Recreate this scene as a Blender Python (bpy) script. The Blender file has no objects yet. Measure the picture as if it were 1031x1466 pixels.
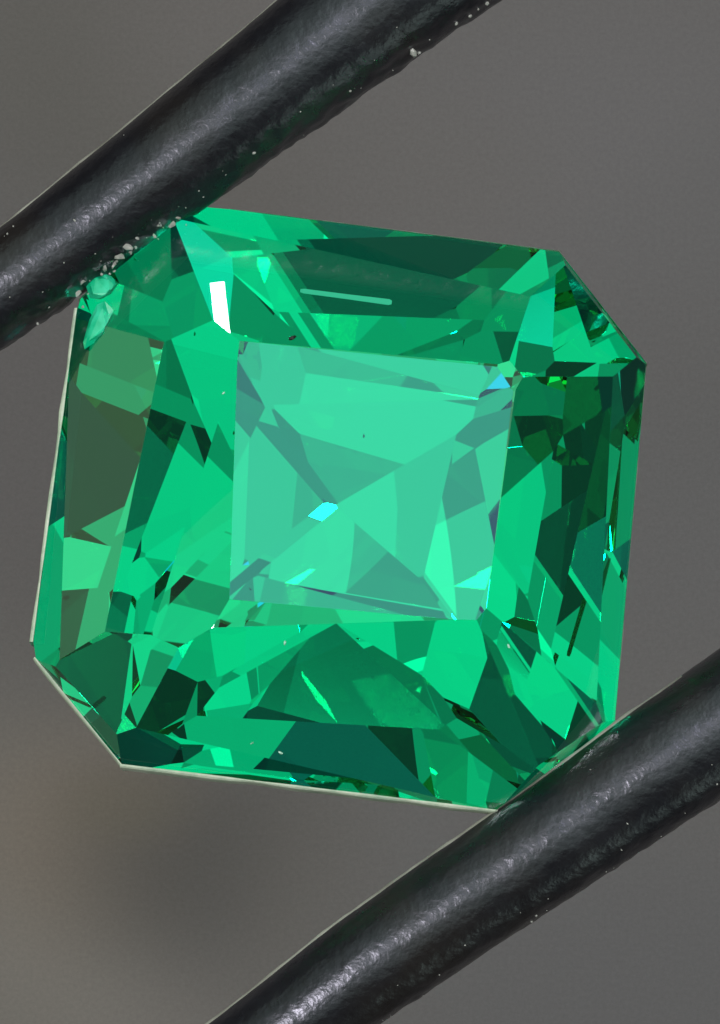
import bpy, bmesh, math, random
from mathutils import Vector, Matrix, noise
random.seed(7)
scene = bpy.context.scene
COL = scene.collection

# ------------------------------------------------------------------ camera
CAM_D = 6.0                     # 1 unit is about 1 cm of the real set-up
cam = bpy.data.cameras.new('camera')
cam.sensor_fit = 'VERTICAL'
cam.sensor_height = 24.0
cam.lens = 24.0 * CAM_D / 1.466
cam.clip_start = 0.05
cam.clip_end = 200.0
cam.dof.use_dof = False
cam.dof.focus_distance = CAM_D - 0.02
cam.dof.aperture_fstop = 3.2
camo = bpy.data.objects.new('camera', cam)
camo.location = (0, 0, CAM_D)
COL.objects.link(camo)
scene.camera = camo

# ------------------------------------------------------------------ dim room light
world = bpy.data.worlds.new('World')
scene.world = world
world.use_nodes = True
bg = world.node_tree.nodes['Background']
bg.inputs['Color'].default_value = (1.0, 0.99, 0.97, 1)
bg.inputs['Strength'].default_value = 0.038

# ------------------------------------------------------------------ lamps (added round lamps on a dome, fitted to the stone's bright pattern)
DOME = 9.0
TINT = (0.74, 1.0, 0.80)
# direction x, y, z, angular radius, radiance
LAMPS = [
    (0.095, -0.1293, 0.987, 0.38, 0.2731),
    (0.0572, 0.3025, 0.9514, 0.3798, 0.3014),
    (-0.9659, 0.0777, 0.2472, 0.3718, 0.8664),
    (-0.446, 0.0523, 0.8935, 0.3733, 0.1491),
    (0.7269, -0.6423, 0.2431, 0.2447, 0.7611),
    (-0.3011, 0.2726, 0.9138, 0.1529, 0.2552),
    (0.6458, 0.386, 0.6587, 0.3213, 0.6618),
    (-0.4542, 0.6575, 0.6012, 0.3566, 0.2577),
    (-0.5371, -0.7288, 0.4248, 0.1849, 0.7102),
    (-0.848, -0.0807, 0.5239, 0.3621, 0.1345),
    (-0.0387, 0.698, 0.7151, 0.3671, 0.3709),
    (0.5986, -0.0135, 0.8009, 0.3172, 0.4261),
    (-0.5366, -0.4675, 0.7025, 0.3682, 0.1917),
    (0.2975, 0.3604, 0.8841, 0.0524, 0.8766)]
def lamp(name, direction, radius, radiance, tint=TINT, size_y=None, target=(0, 0, 0), dist=DOME, spin=0.0):
    l = bpy.data.lights.new(name, 'AREA')
    o = bpy.data.objects.new(name, l)
    dv = Vector(direction).normalized()
    tg = Vector(target)
    o.location = tg + dv * dist
    q = dv.to_track_quat('Z', 'Y')
    o.rotation_euler = (q.to_matrix() @ Matrix.Rotation(spin, 3, 'Z')).to_euler()
    if size_y is None:
        l.shape = 'DISK'
        l.size = 2 * radius
        area = math.pi * radius * radius
    else:
        l.shape = 'RECTANGLE'
        l.size = 2 * radius
        l.size_y = 2 * size_y
        area = math.pi * radius * size_y
    l.energy = radiance * area * math.pi
    l.color = tint
    COL.objects.link(o)
    return o
for i, (x, y, z, r, p) in enumerate(LAMPS):
    lamp('soft_lamp', (x, y, z), DOME * math.tan(r), p, (.52, .70, .38) if x < -.8 else TINT)
# small lamp, added so the table facet mirrors a pale veil
lamp('veil_lamp', (0.0269, 0.3355, 0.9417), DOME * math.tan(.075), 1.0, (0.38, 0.36, 1.5))
# key lamp: gives the satin streak along both black rods
lamp('key_lamp', (-.40, -.05, math.sqrt(1 - .40 ** 2 - .05 ** 2)), DOME * math.tan(.09), 34.0, (1, .98, .98))
lamp('key_lamp', (.22, .42, .88), DOME * math.tan(.09), 48.0, (1, .98, .98))  # second key lamp, added to strengthen the rod streak
# the small bare lamp that flashes back from the upper left crown corner
lamp('flash_lamp', (0.0515, 0.9986, 0.0096), 0.026, 45.0, (1, 1, 1), 0.092, target=(-0.1976, 0.2878, 0.086), spin=0.2)

scene.view_settings.view_transform = 'Standard'
scene.view_settings.look = 'None'
scene.view_settings.exposure = 0.0
scene.view_settings.gamma = 1.0
scene.cycles.max_bounces = 32
scene.cycles.transmission_bounces = 32
scene.cycles.glossy_bounces = 16
scene.cycles.diffuse_bounces = 3
scene.cycles.volume_bounces = 2
scene.cycles.sample_clamp_indirect = 12.0
scene.cycles.caustics_reflective = True
scene.cycles.caustics_refractive = True
scene.cycles.use_denoising = True
scene.cycles.denoiser = 'OPENIMAGEDENOISE'

# ------------------------------------------------------------------ helpers
def mat(name):
    m = bpy.data.materials.new(name)
    m.use_nodes = True
    nt = m.node_tree
    for n in list(nt.nodes):
        nt.nodes.remove(n)
    out = nt.nodes.new('ShaderNodeOutputMaterial')
    return m, nt, out
def node(nt, t, **kw):
    n = nt.nodes.new(t)
    for k, v in kw.items():
        if k in n.inputs:
            n.inputs[k].default_value = v
        else:
            setattr(n, k, v)
    return n
def ramp(nt, stops):
    n = nt.nodes.new('ShaderNodeValToRGB')
    e = n.color_ramp.elements
    e[0].position, e[0].color = stops[0]
    e[1].position, e[1].color = stops[-1]
    for p, c in stops[1:-1]:
        q = e.new(p)
        q.color = c
    return n
def g(v, a=1.0):
    return (v, v, v, a)
def px(x, y, z=0.0):
    """point at height z that stands behind photo position x, y (1031 x 1466)"""
    k = (CAM_D - z) / CAM_D
    return Vector(((x - 515.5) / 1000 * k, (733 - y) / 1000 * k, z))
def add(name, bm, material, parent=None, smooth=False):
    me = bpy.data.meshes.new(name)
    bm.to_mesh(me)
    bm.free()
    if smooth:
        for p in me.polygons:
            p.use_smooth = True
    me.materials.append(material)
    o = bpy.data.objects.new(name, me)
    COL.objects.link(o)
    if parent:
        o.parent = parent
    return o

# ------------------------------------------------------------------ backdrop: dark cloth far below the stone
m, nt, out = mat('backdrop_cloth')
tc = node(nt, 'ShaderNodeTexCoord')
def blob(cx, cy, rx, ry, soft=1.0):
    """soft oval patch of another tone on the cloth, 0..1"""
    mp = node(nt, 'ShaderNodeMapping')
    mp.inputs['Location'].default_value = (-cx / rx, -cy / ry, 0)
    mp.inputs['Scale'].default_value = (1 / rx, 1 / ry, 0)
    nt.links.new(tc.outputs['Object'], mp.inputs['Vector'])
    gr = node(nt, 'ShaderNodeTexGradient', gradient_type='SPHERICAL')
    nt.links.new(mp.outputs[0], gr.inputs[0])
    sm = node(nt, 'ShaderNodeMapRange', interpolation_type='SMOOTHERSTEP')
    nt.links.new(gr.outputs['Fac'], sm.inputs['Value'])
    return sm.outputs[0]
BZ = -5.0
KB = (CAM_D - BZ) / CAM_D
def mixc(a, fac, col, amount):
    mx = node(nt, 'ShaderNodeMix', data_type='RGBA', blend_type='MIX')
    ml = node(nt, 'ShaderNodeMath', operation='MULTIPLY')
    nt.links.new(fac, ml.inputs[0])
    ml.inputs[1].default_value = amount
    nt.links.new(ml.outputs[0], mx.inputs['Factor'])
    nt.links.new(a, mx.inputs['A'])
    mx.inputs['B'].default_value = col
    return mx.outputs['Result']
ALB = 9.0
base = node(nt, 'ShaderNodeTexNoise', Scale=0.55, Detail=2.0, Roughness=0.5)
nt.links.new(tc.outputs['Object'], base.inputs['Vector'])
cr = ramp(nt, [(0.3, (.0334 * ALB, .0292 * ALB, .0296 * ALB, 1)), (0.7, (.0378 * ALB, .0338 * ALB, .0356 * ALB, 1))])
nt.links.new(base.outputs['Fac'], cr.inputs['Fac'])
c = cr.outputs['Color']
def bpx(x, y):
    return ((x - 515.5) / 1000 * KB, (733 - y) / 1000 * KB)
for x, y, rx, ry, colr, am in [
        (20, 1330, .55, .60, (.092, .086, .078, 1), .85),
        (110, 1190, .30, .26, (.088, .074, .060, 1), .6),
        (300, 1240, .34, .30, (.042, .0405, .0385, 1), .8),
        (180, 1150, .16, .10, (.066, .060, .046, 1), .4),
        (470, 1330, .22, .35, (.066, .062, .055, 1), .4),
        (100, 110, .40, .40, (.051, .050, .045, 1), .55),
        (330, 20, .34, .30, (.068, .065, .063, 1), .5),
        (40, 620, .30, .60, (.047, .045, .045, 1), .55),
        (930, 250, .80, .60, (.064, .063, .063, 1), .9),
        (960, 740, .50, .50, (.057, .057, .057, 1), .8),
        (900, 1400, .80, .50, (.0545, .0545, .0545, 1), .9),
        (640, 250, .30, .20, (.062, .060, .057, 1), .5)]:
    cx, cy = bpx(x, y)
    colr = tuple(q * ALB * w for q, w in zip(colr[:3], (.615, .56, .61))) + (1,)
    c = mixc(c, blob(cx, cy, rx * KB, ry * KB), colr, am)
fn = node(nt, 'ShaderNodeTexNoise', Scale=85.0, Detail=3.0, Roughness=0.8)
nt.links.new(tc.outputs['Object'], fn.inputs['Vector'])
fr = ramp(nt, [(0.3, g(.93)), (0.7, g(1.07))])
nt.links.new(fn.outputs['Fac'], fr.inputs['Fac'])
mul = node(nt, 'ShaderNodeMix', data_type='RGBA', blend_type='MULTIPLY')
mul.inputs['Factor'].default_value = 1.0
nt.links.new(c, mul.inputs['A'])
nt.links.new(fr.outputs['Color'], mul.inputs['B'])
df = node(nt, 'ShaderNodeBsdfDiffuse', Roughness=1.0)
nt.links.new(mul.outputs['Result'], df.inputs['Color'])
nt.links.new(df.outputs[0], out.inputs['Surface'])
bm = bmesh.new()
bmesh.ops.create_grid(bm, x_segments=1, y_segments=1, size=40)
bd = add('backdrop', bm, m)
bd.location = (0, 0, BZ)
bd['kind'] = 'structure'
bd['label'] = 'grey brown out of focus cloth behind the gemstone'

# ------------------------------------------------------------------ gemstone
# the cutter's facet list: outward normal and distance of every facet plane
FACETS = [
    (0.01129, 0.1653, 0.98618, 0.16481),
    (0.10253, 0.79355, 0.59981, 0.287),
    (0.03081, 0.35693, 0.93362, 0.20065),
    (0.06115, 0.68463, 0.72632, 0.24745),
    (0.12715, 0.978, -0.16538, 0.41645),
    (0.73635, 0.60614, 0.30064, 0.42084),
    (0.25262, 0.31061, 0.91636, 0.23163),
    (0.50944, 0.50178, 0.69906, 0.29928),
    (0.79742, 0.59357, -0.10862, 0.46049),
    (0.78502, 0.02448, 0.61898, 0.30434),
    (0.36863, 0.10867, 0.9232, 0.22329),
    (0.59674, 0.05529, 0.80053, 0.24727),
    (0.99526, -0.09708, 0.00488, 0.38932),
    (0.58522, -0.68796, 0.42921, 0.43493),
    (0.44005, -0.11842, 0.89013, 0.25988),
    (0.42896, -0.20307, 0.8802, 0.26732),
    (0.592, -0.79593, 0.12663, 0.45848),
    (-0.10352, -0.74162, 0.66279, 0.34061),
    (-0.00676, -0.03311, 0.99943, 0.19458),
    (0.00629, -0.40123, 0.91596, 0.23528),
    (-0.11981, -0.97891, 0.16545, 0.40151),
    (-0.72189, -0.53994, 0.43283, 0.46339),
    (-0.15773, 0.00427, 0.98747, 0.21702),
    (-0.44557, -0.14178, 0.88395, 0.29467),
    (-0.77355, -0.62352, 0.11337, 0.49114),
    (-0.77439, 0.17193, 0.6089, 0.34505),
    (-0.42768, 0.19236, 0.88322, 0.23214),
    (-0.59654, 0.21251, 0.77393, 0.27541),
    (-0.99299, 0.11791, -0.0084, 0.44019),
    (-0.6245, 0.75258, 0.20887, 0.47303),
    (-0.33186, 0.16527, 0.92874, 0.21607),
    (-0.48744, 0.47084, 0.73534, 0.30426),
    (-0.6567, 0.74496, -0.11735, 0.5),
    (0.02052, 0.76745, -0.64079, 0.37722),
    (0.64503, 0.38134, -0.66221, 0.39347),
    (0.93189, -0.13502, -0.33667, 0.37694),
    (0.6226, -0.77323, -0.12031, 0.4526),
    (-0.06285, -0.86973, -0.4895, 0.33234),
    (-0.73489, -0.41721, -0.53467, 0.40477),
    (-0.93169, 0.10173, -0.3487, 0.42509),
    (-0.47835, 0.58106, -0.65845, 0.43117),
    (0.08806, 0.8051, -0.58656, 0.39892),
    (0.82384, 0.32215, -0.46639, 0.45225),
    (0.87419, -0.22299, -0.43135, 0.37776),
    (0.48062, -0.66328, -0.57364, 0.4774),
    (-0.06726, -0.86572, -0.49599, 0.44633),
    (-0.56665, -0.54948, -0.61399, 0.4104),
    (-0.89801, 0.08801, -0.43108, 0.49551),
    (-0.61963, 0.37269, -0.69077, 0.47317),
    (-0.18778, 0.70705, -0.68177, 0.44101),
    (0.49169, 0.60724, -0.6241, 0.49517),
    (0.90582, -0.23775, -0.35066, 0.45696),
    (0.35572, -0.55866, -0.74924, 0.50156),
    (0.01867, -0.86705, -0.49787, 0.42662),
    (-0.38922, -0.45255, -0.80231, 0.51551),
    (-0.82899, -0.19834, -0.52291, 0.50367),
    (-0.31273, 0.33375, -0.88928, 0.56562),
    (-0.00501, 0.55249, -0.83351, 0.39518),
    (0.38649, 0.22538, -0.89433, 0.46848),
    (0.58241, -0.22568, -0.78094, 0.37937),
    (0.51254, -0.7688, -0.38242, 0.47689),
    (0.09303, -0.83005, -0.54988, 0.35557),
    (-0.38197, -0.49517, -0.78032, 0.53363),
    (-0.69395, 0.09748, -0.7134, 0.46607),
    (-0.66909, 0.29377, -0.68266, 0.45914),
    (0.11909, 0.57993, -0.80592, 0.37076),
    (0.652, 0.55916, -0.51208, 0.55728),
    (0.79755, -0.21129, -0.56504, 0.32796),
    (0.54943, -0.83077, -0.08912, 0.47938),
    (-0.00292, -0.7088, -0.70541, 0.54136),
    (-0.32418, -0.60554, -0.7268, 0.42445),
    (-0.77596, 0.06846, -0.62706, 0.36704),
    (-0.47957, 0.53812, -0.69313, 0.56181),
    (0.10728, 0.64915, -0.75306, 0.35978),
    (0.61395, 0.25077, -0.74845, 0.43051),
    (0.74509, -0.18767, -0.64001, 0.33558),
    (0.27453, -0.64614, -0.71213, 0.51487),
    (0.14172, -0.95169, -0.27239, 0.49071),
    (-0.25307, -0.54415, -0.79991, 0.53161),
    (-0.72559, 0.01534, -0.68796, 0.37791),
    (-0.18995, 0.3156, -0.92969, 0.45624),
    (0.04701, 0.69135, -0.72099, 0.43817),
    (0.58779, 0.4044, -0.70069, 0.39146),
    (0.59417, -0.18721, -0.78225, 0.48384),
    (0.55961, -0.49545, -0.66435, 0.37806),
    (-0.18659, -0.68673, -0.70256, 0.37791),
    (-0.43543, -0.59984, -0.67126, 0.40472),
    (-0.70512, 0.22506, -0.67242, 0.51879),
    (-0.24686, 0.31542, -0.91628, 0.58934),
    (0.23388, 0.58628, -0.77561, 0.47553),
    (0.44201, 0.00807, -0.89697, 0.54218),
    (0.57744, -0.15309, -0.80195, 0.37719),
    (0.13876, -0.63806, -0.75738, 0.51952),
    (-0.05999, -0.76733, -0.63844, 0.34522),
    (-0.69012, -0.40915, -0.59694, 0.46651),
    (-0.43894, -0.02989, -0.89802, 0.4818),
    (-0.21693, 0.38538, -0.8969, 0.55892)]
WALL = [4, 8, 12, 16, 20, 24, 28, 32]
GIRDLE_H = -0.00016
TABLE_N = Vector((0.01129, 0.1653, 0.98618))
m, nt, out = mat('green_gem')
gl = node(nt, 'ShaderNodeBsdfGlass', Roughness=0.0, IOR=1.7392)
gl.distribution = 'MULTI_GGX'
nt.links.new(gl.outputs[0], out.inputs['Surface'])
va = node(nt, 'ShaderNodeVolumeAbsorption')
DEN = 12.0
va.inputs['Density'].default_value = DEN
va.inputs['Color'].default_value = (1 - 9.0 / DEN, 1 - 0.0000 / DEN, 1 - 0.5563 / DEN, 1)
nt.links.new(va.outputs[0], out.inputs['Volume'])
gem_mat = m

def solid(planes):
    bm = bmesh.new()
    bmesh.ops.create_cube(bm, size=4.0)
    for pl in planes:
        n = Vector(pl[:3])
        r = bmesh.ops.bisect_plane(bm, geom=bm.verts[:] + bm.edges[:] + bm.faces[:], dist=1e-6,
                                   plane_co=n * pl[3], plane_no=n, clear_outer=True)
        ed = [e for e in r['geom_cut'] if isinstance(e, bmesh.types.BMEdge)]
        if ed:
            bmesh.ops.contextual_create(bm, geom=ed)
    bmesh.ops.recalc_face_normals(bm, faces=bm.faces[:])
    return bm
bm = solid(FACETS)
# girdle wall loop kept for the frosted band
wn = [Vector(FACETS[i][:3]) for i in WALL]
wall_polys = []
for f in bm.faces:
    for w in wn:
        if f.normal.dot(w) > 0.99995:
            wall_polys.append(([v.co.copy() for v in f.verts], w.copy()))
print('gem faces', len(bm.faces), 'wall', len(wall_polys))
# fine bevels on the crown edges, added to catch glint lines
crown_edges = [e for e in bm.edges if all(v.co.dot(TABLE_N) > 0.006 + GIRDLE_H for v in e.verts) and e.calc_length() > .02
               and e.calc_face_angle(0) > math.radians(3)]
bmesh.ops.bevel(bm, geom=crown_edges, offset=.0011, offset_type='OFFSET', segments=1, affect='EDGES', profile=.5, clamp_overlap=True)
gem = add('gemstone', bm, gem_mat)
gem['label'] = 'square cut vivid green gemstone with clipped corners held between two black rods'
gem['category'] = 'gemstone'

# frosted girdle: a thin pale band set proud of the girdle wall
m, nt, out = mat('frosted_girdle')
tc = node(nt, 'ShaderNodeTexCoord')
no = node(nt, 'ShaderNodeTexNoise', Scale=26.0, Detail=5.0, Roughness=0.7)
nt.links.new(tc.outputs['Object'], no.inputs['Vector'])
cr = ramp(nt, [(0.3, (.35, .50, .38, 1)), (0.5, (.60, .68, .54, 1)), (0.75, (.86, .88, .78, 1))])
nt.links.new(no.outputs['Fac'], cr.inputs['Fac'])
pb = node(nt, 'ShaderNodeBsdfPrincipled', Roughness=0.45)
nt.links.new(cr.outputs['Color'], pb.inputs['Base Color'])
nt.links.new(pb.outputs[0], out.inputs['Surface'])
gird_mat = m
bm = bmesh.new()
for poly, w in wall_polys:
    cen = sum(poly, Vector()) / len(poly)
    zs = [v.dot(TABLE_N) for v in poly]
    top, bot = max(zs), min(zs)
    side = TABLE_N.cross(w).normalized()
    ss = [v.dot(side) for v in poly]
    s0, s1 = min(ss) - .0025, max(ss) + .0025
    d0 = cen.dot(w) + 0.0012
    org = lambda s, z: side * s + TABLE_N * z + w * d0
    n = max(3, int((s1 - s0) / 0.03))
    rows = []
    h = top - bot
    # cross section: a rounded bead that shows its top side to the viewer
    SEC = [(-.0012, .0016), (.0012, .0010), (.0032, -.0012), (.0040, -.0050), (.0040, -.6 * h), (.0, -h - .0006)]
    bead = 1.0 if w.x + w.y < -.3 else .12
    for i in range(n + 1):
        s = s0 + (s1 - s0) * i / n
        wob = 1 + .9 * noise.noise(Vector((s * 16, w.x * 9, w.y * 9)))
        lim = [s * (1 + .5 * max(q, 0)) for q, _ in SEC]
        rows.append([bm.verts.new(side * s + TABLE_N * (top + zz) + w * (cen.dot(w) + .0006 + q * wob * bead)) for q, zz in SEC])
    for ra, rb in zip(rows, rows[1:]):
        for j in range(len(SEC) - 1):
            bm.faces.new((ra[j], rb[j], rb[j + 1], ra[j + 1]))
bmesh.ops.recalc_face_normals(bm, faces=bm.faces[:])
gi = add('girdle', bm, gird_mat, gem)
gi['label'] = 'thin pale frosted girdle edge'

# ------------------------------------------------------------------ tweezers: two black coated rods
m, nt, out = mat('black_coated_rod')
tc = node(nt, 'ShaderNodeTexCoord')
vec = tc.outputs['Object']
def tex(scale, detail, rough, stretch=None):
    mp = node(nt, 'ShaderNodeMapping')
    mp.inputs['Scale'].default_value = stretch or (1, 1, 1)
    nt.links.new(vec, mp.inputs['Vector'])
    t = node(nt, 'ShaderNodeTexNoise', Scale=scale, Detail=detail, Roughness=rough)
    nt.links.new(mp.outputs[0], t.inputs['Vector'])
    return t.outputs['Fac']
def bump(h, strength, dist, nrm=None):
    b = node(nt, 'ShaderNodeBump', Strength=strength, Distance=dist)
    nt.links.new(h, b.inputs['Height'])
    if nrm:
        nt.links.new(nrm, b.inputs['Normal'])
    return b.outputs[0]
cr = ramp(nt, [(0.32, (.004, .004, .006, 1)), (0.55, (.008, .008, .011, 1)), (0.78, (.018, .018, .024, 1))])
nt.links.new(tex(9, 6, .65), cr.inputs['Fac'])
# worn brown tint patches
cb = ramp(nt, [(0.52, g(0)), (0.68, g(1))])
nt.links.new(tex(4.3, 3, .5), cb.inputs['Fac'])
mx = node(nt, 'ShaderNodeMix', data_type='RGBA')
nt.links.new(cb.outputs['Color'], mx.inputs['Factor'])
nt.links.new(cr.outputs['Color'], mx.inputs['A'])
mx.inputs['B'].default_value = (.014, .011, .010, 1)
rr = ramp(nt, [(0.3, g(.25)), (0.7, g(.35))])
nt.links.new(tex(38, 5, .7), rr.inputs['Fac'])
n1 = bump(tex(95, 2, .5), .32, .003)
n2 = bump(tex(36, 3, .5), .08, .006, n1)
n3 = bump(tex(11, 3, .5), .15, .010, n2)
pb = node(nt, 'ShaderNodeBsdfPrincipled')
nt.links.new(mx.outputs['Result'], pb.inputs['Base Color'])
nt.links.new(rr.outputs['Color'], pb.inputs['Roughness'])
nt.links.new(n3, pb.inputs['Normal'])
pb.inputs['Specular IOR Level'].default_value = 0.5
pb.inputs['IOR'].default_value = 1.98
pb.inputs['Specular Tint'].default_value = (.86, .84, 1.0, 1)
nt.links.new(pb.outputs[0], out.inputs['Surface'])
rod_mat = m
m, nt, out = mat('rim_light_paint')
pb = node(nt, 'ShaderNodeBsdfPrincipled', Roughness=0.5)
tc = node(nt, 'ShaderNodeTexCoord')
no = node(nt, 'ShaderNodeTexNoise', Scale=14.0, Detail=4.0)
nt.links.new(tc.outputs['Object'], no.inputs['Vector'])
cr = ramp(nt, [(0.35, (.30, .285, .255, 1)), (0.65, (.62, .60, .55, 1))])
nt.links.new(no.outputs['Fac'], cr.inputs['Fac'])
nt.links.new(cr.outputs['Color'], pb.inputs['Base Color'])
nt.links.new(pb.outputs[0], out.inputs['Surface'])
painted_rim_mat = m
m, nt, out = mat('pale_dust')
pb = node(nt, 'ShaderNodeBsdfPrincipled', Roughness=0.35)
pb.inputs['Base Color'].default_value = (.42, .41, .39, 1)
nt.links.new(pb.outputs[0], out.inputs['Surface'])
dust_mat = m

def catmull(P, t):
    n = len(P) - 1
    i = min(int(t), n - 1)
    f = t - i
    p0, p1, p2, p3 = P[max(i - 1, 0)], P[i], P[i + 1], P[min(i + 2, n)]
    return tuple(.5 * (2 * b + (c - a) * f + (2 * a - 5 * b + 4 * c - d) * f * f + (3 * b - a - 3 * c + d) * f ** 3)
                 for a, b, c, d in zip(p0, p1, p2, p3))
def skin(p, a, so, lumps):
    h = .0016 * noise.noise(p * 7 + so) + .0005 * noise.noise(p * 26 + so) + .0003 * noise.noise(p * 80 + so)
    low = max(0.0, -math.cos(a) - .35)      # the lower right flank is rough and chipped
    return h + low * lumps * (noise.noise(p * 24 + so) * .7 + noise.noise(p * 60 + so) * .6)
def rod(stations, z, seed, lumps):
    """stations: photo x, upper edge y, lower edge y of the rod; z height of its axis"""
    pts = []
    for x, yu, yl in stations:
        pts.append((x, (yu + yl) / 2, (yl - yu) / 2))
    L = (len(pts) - 1) * 40
    rings = []
    for k in range(L + 1):
        x, y, hw = catmull(pts, k / 40)
        x2, y2, _ = catmull(pts, min(k / 40 + .02, len(pts) - 1))
        x1, y1, _ = catmull(pts, max(k / 40 - .02, 0))
        ang = math.atan2(-(y2 - y1), x2 - x1)
        r = hw * math.cos(ang) / 1000 * (CAM_D - z) / CAM_D
        rings.append((px(x, y, z), ang, r))
    bm = bmesh.new()
    SEG = 112
    vr = []
    so = Vector((seed * 3.1, seed * 1.7, seed))
    for c, ang, r in rings:
        t = Vector((math.cos(ang), math.sin(ang), 0))
        s = Vector((-math.sin(ang), math.cos(ang), 0))
        row = []
        for j in range(SEG):
            a = 2 * math.pi * j / SEG
            nrm = s * math.cos(a) + Vector((0, 0, 1)) * math.sin(a)
            p = c + nrm * r
            row.append(bm.verts.new(p + nrm * skin(p, a, so, lumps)))
        vr.append(row)
    for a, b in zip(vr, vr[1:]):
        for j in range(SEG):
            bm.faces.new((a[j], a[(j + 1) % SEG], b[(j + 1) % SEG], b[j]))
    bm.faces.new(vr[0])
    bm.faces.new(vr[-1][::-1])
    bmesh.ops.recalc_face_normals(bm, faces=bm.faces[:])
    return bm, rings

def painted_rim(rings, k0, k1, width, seed, lumps):  # pale strip that paints the rim light along the rod's upper edge
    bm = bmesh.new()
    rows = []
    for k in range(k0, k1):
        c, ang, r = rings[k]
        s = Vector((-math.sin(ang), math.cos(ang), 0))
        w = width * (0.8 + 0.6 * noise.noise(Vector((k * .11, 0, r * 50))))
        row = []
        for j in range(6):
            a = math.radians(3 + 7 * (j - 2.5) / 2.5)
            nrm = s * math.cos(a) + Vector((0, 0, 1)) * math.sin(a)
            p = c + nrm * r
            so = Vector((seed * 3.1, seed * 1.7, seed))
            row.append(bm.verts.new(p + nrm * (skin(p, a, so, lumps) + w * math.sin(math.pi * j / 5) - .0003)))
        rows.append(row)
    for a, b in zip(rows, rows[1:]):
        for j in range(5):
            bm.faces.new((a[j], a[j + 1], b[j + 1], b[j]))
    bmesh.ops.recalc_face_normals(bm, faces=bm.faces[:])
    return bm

def specks(rings, count, seed, fixed=()):
    rnd = random.Random(seed)
    bm = bmesh.new()
    def one(c, ang, r, a, size):
        s = Vector((-math.sin(ang), math.cos(ang), 0))
        p = c + (s * math.cos(a) + Vector((0, 0, 1)) * math.sin(a)) * (r + size * .3)
        mtx = Matrix.Translation(p) @ Matrix.Rotation(rnd.uniform(0, 3), 4, Vector((rnd.random(), rnd.random(), rnd.random() + .1)).normalized())
        mtx = mtx @ Matrix.Diagonal((size * rnd.uniform(.6, 1.3), size * rnd.uniform(.5, 1), size * rnd.uniform(.5, 1), 1))
        bmesh.ops.create_icosphere(bm, subdivisions=1, radius=1, matrix=mtx)
    for _ in range(count):
        c, ang, r = rings[rnd.randrange(len(rings))]
        a = math.radians(rnd.choice([rnd.uniform(110, 168), rnd.uniform(120, 160), rnd.uniform(20, 170)]))
        one(c, ang, r, a, .0011 * rnd.lognormvariate(0, .45))
    for k, a, size in fixed:
        c, ang, r = rings[k]
        one(c, ang, r, math.radians(a), size)
    return bm

tw = bpy.data.objects.new('tweezers', None)
tw.location = (0, 0, 0)
COL.objects.link(tw)
tw['label'] = 'pair of black coated rod jaws gripping the green gemstone from two opposite corners'
tw['category'] = 'tweezers'

Z1, Z2 = -0.0593, 0.0576
bm, ringsA = rod([(-420, 655, 775), (-200, 487, 628), (0, 328, 506), (110, 241, 430), (325, 64, 279), (560, -133, 112), (800, -330, -50), (1040, -520, -210)], Z1, 1.0, .007)
arm = add('arm', bm, rod_mat, tw, smooth=True)
add('painted_rim', painted_rim(ringsA, 60, 220, .0030, 1.0, .007), painted_rim_mat, arm, smooth=True)
fx = []
for k in range(len(ringsA)):
    p = ringsA[k][0]
sp = add('dust', specks(ringsA, 80, 3, [(196, 158, .0065), (197, 166, .0035), (206, 160, .003), (209, 163, .0035), (213, 161, .004), (221, 158, .003), (182, 150, .003), (160, 140, .003)]), dust_mat, arm)
sp['kind'] = 'stuff'
bm, ringsB = rod([(-60, 1718, 1850), (130, 1583, 1750), (304, 1461, 1634), (470, 1331, 1518), (578, 1252, 1445), (700, 1166, 1362), (887, 1033, 1240), (1031, 929, 1148), (1250, 770, 1000), (1480, 600, 850)], Z2, 5.0, .003)
arm = add('arm', bm, rod_mat, tw, smooth=True)
add('painted_rim', painted_rim(ringsB, 60, 280, .0022, 5.0, .003), painted_rim_mat, arm, smooth=True)
sp = add('dust', specks(ringsB, 40, 9), dust_mat, arm)
sp['kind'] = 'stuff'



# ------------------------------------------------------------------ dark inclusion, and white sparkles painted as pale shards
m, nt, out = mat('pale_sparkle')
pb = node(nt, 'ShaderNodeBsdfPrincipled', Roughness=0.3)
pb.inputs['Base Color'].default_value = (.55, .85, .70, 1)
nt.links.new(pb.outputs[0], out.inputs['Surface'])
sparkle_mat = m
m, nt, out = mat('dark_fleck')
pb = node(nt, 'ShaderNodeBsdfPrincipled', Roughness=0.6)
pb.inputs['Base Color'].default_value = (.006, .012, .007, 1)
nt.links.new(pb.outputs[0], out.inputs['Surface'])
dark_mat = m
def shard(bm, p, size, rnd, sub=1, flat=1.0, long=1.0):
    mtx = Matrix.Translation(p) @ Matrix.Rotation(rnd.uniform(0, 6), 4, Vector((rnd.random() - .5, rnd.random() - .5, rnd.random() + .05)).normalized())
    mtx = mtx @ Matrix.Diagonal((size * long, size * rnd.uniform(.5, .9), size * flat * rnd.uniform(.4, .8), 1))
    r = bmesh.ops.create_icosphere(bm, subdivisions=sub, radius=1, matrix=mtx)
    for v in r['verts']:
        v.co += Vector([rnd.uniform(-.22, .22) * size for _ in range(3)])
def on_gem(x, y, depth=0.0):
    """point of the stone's surface seen at photo position x, y"""
    o = Vector((0, 0, CAM_D))
    d = (px(x, y, 0) - o).normalized()
    tin = max((f[3] - Vector(f[:3]).dot(o)) / Vector(f[:3]).dot(d) for f in FACETS if Vector(f[:3]).dot(d) < 0)
    return o + d * (tin + depth)
rnd = random.Random(5)
bm = bmesh.new()
shard(bm, on_gem(418, 484, .0), .0055, rnd, long=1.3)
add('inclusion_or_glint', bm, dark_mat, gem)
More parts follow.
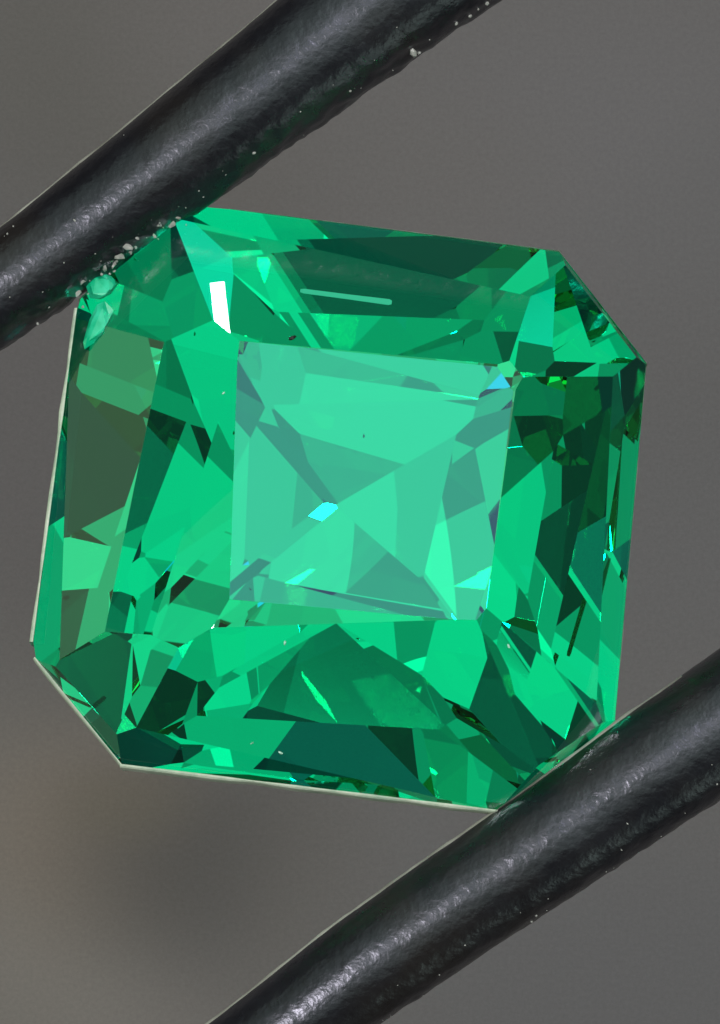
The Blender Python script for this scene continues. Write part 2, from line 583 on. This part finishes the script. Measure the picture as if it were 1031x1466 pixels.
bm = bmesh.new()
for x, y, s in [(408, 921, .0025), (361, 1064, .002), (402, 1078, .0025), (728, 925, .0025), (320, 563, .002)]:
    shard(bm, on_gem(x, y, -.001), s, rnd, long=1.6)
for _ in range(0):
    x, y = rnd.uniform(150, 860), rnd.uniform(360, 1080)
    shard(bm, on_gem(x, y, rnd.choice([.003, .01, .05, .12])), .0009 * rnd.lognormvariate(0, .4), rnd, long=rnd.uniform(1, 2.5))
o = add('inclusion_or_glint', bm, sparkle_mat, gem)
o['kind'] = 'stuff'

# crumbs and chips wedged where the upper rod grips the corner
bm = bmesh.new()
rnd = random.Random(11)
for x, y, s in [(184, 354, .0075), (172, 367, .0085), (163, 380, .005), (128, 372, .007), (112, 420, .006), (196, 340, .004), (150, 385, .006), (118, 404, .004), (246, 322, .006), (255, 312, .004), (222, 338, .004)]:
    shard(bm, px(x, y, Z1 + .05), s, rnd, long=1.3)
for _ in range(26):
    f = rnd.random()
    x = 105 + 150 * f + rnd.gauss(0, 7)
    y = 425 - 112 * f + rnd.gauss(0, 9) - 6
    shard(bm, px(x, y, Z1 + .045), rnd.uniform(.0012, .003), rnd)
o = add('crumbs', bm, dust_mat)
o['kind'] = 'stuff'
o['label'] = 'pale crumbs stuck where the upper rod meets the stone'
def chip(pts, z, thick, label):
    bm = bmesh.new()
    c = [px(x, y, z) for x, y in pts]
    mid = sum(c, Vector()) / len(c)
    lo = [bm.verts.new(q + Vector((0, 0, -thick))) for q in c]
    hi = [bm.verts.new(q.lerp(mid, .32) + Vector((0, 0, thick * (.6 + .3 * math.sin(i * 2.1))))) for i, q in enumerate(c)]
    md = [bm.verts.new(q) for q in c]
    n = len(c)
    for i in range(n):
        j = (i + 1) % n
        bm.faces.new((lo[i], lo[j], md[j], md[i]))
        bm.faces.new((md[i], md[j], hi[j], hi[i]))
    bm.faces.new(hi)
    bm.faces.new(lo[::-1])
    bmesh.ops.recalc_face_normals(bm, faces=bm.faces[:])
    o = add('stone_chip', bm, chip_mat)
    o['label'] = label
    o['category'] = 'stone chip'
    return o
m, nt, out = mat('green_chip')
pb = node(nt, 'ShaderNodeBsdfPrincipled', Roughness=0.22, IOR=1.7)
tc = node(nt, 'ShaderNodeTexCoord')
no = node(nt, 'ShaderNodeTexNoise', Scale=40.0, Detail=4.0)
nt.links.new(tc.outputs['Object'], no.inputs['Vector'])
cr = ramp(nt, [(0.35, (.0, .62, .30, 1)), (0.65, (.05, .85, .50, 1))])
nt.links.new(no.outputs['Fac'], cr.inputs['Fac'])
nt.links.new(cr.outputs['Color'], pb.inputs['Base Color'])
pb.inputs['Transmission Weight'].default_value = 0.1
nt.links.new(pb.outputs[0], out.inputs['Surface'])
chip_mat = m
GC = -0.0435
chip([(122, 405), (134, 394), (147, 390), (160, 396), (172, 408), (162, 424), (146, 430), (128, 426)], on_gem(147, 412).z + .004, .012,
     'rounded green chip under the upper rod at the left corner of the stone')
chip([(139, 436), (150, 431), (163, 444), (158, 468), (148, 482), (121, 500), (119, 490), (128, 458)], on_gem(143, 460).z + .004, .010,
     'long leaf shaped green chip on the upper left rim of the stone')

# reflection streak on the upper crown, put in as a pale green strip
m, nt, out = mat('painted_reflection')
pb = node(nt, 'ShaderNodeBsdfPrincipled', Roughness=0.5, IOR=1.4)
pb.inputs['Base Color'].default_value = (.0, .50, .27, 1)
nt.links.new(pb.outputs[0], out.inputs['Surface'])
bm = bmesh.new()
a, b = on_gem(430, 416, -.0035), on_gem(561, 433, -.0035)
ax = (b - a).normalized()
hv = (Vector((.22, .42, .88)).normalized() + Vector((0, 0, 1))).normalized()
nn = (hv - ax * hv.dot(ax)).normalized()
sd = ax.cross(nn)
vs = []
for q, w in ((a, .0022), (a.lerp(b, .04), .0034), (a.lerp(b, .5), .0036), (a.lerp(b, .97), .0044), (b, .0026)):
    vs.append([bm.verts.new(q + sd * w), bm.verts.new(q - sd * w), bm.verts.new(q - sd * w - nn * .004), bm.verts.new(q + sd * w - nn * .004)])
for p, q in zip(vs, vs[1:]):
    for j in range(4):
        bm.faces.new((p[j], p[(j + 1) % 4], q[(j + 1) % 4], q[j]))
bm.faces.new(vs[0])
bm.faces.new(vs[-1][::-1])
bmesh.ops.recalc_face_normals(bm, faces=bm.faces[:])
o = add('painted_reflection', bm, m, gem)
o['label'] = 'thin pale painted reflection streak across the dark upper crown'
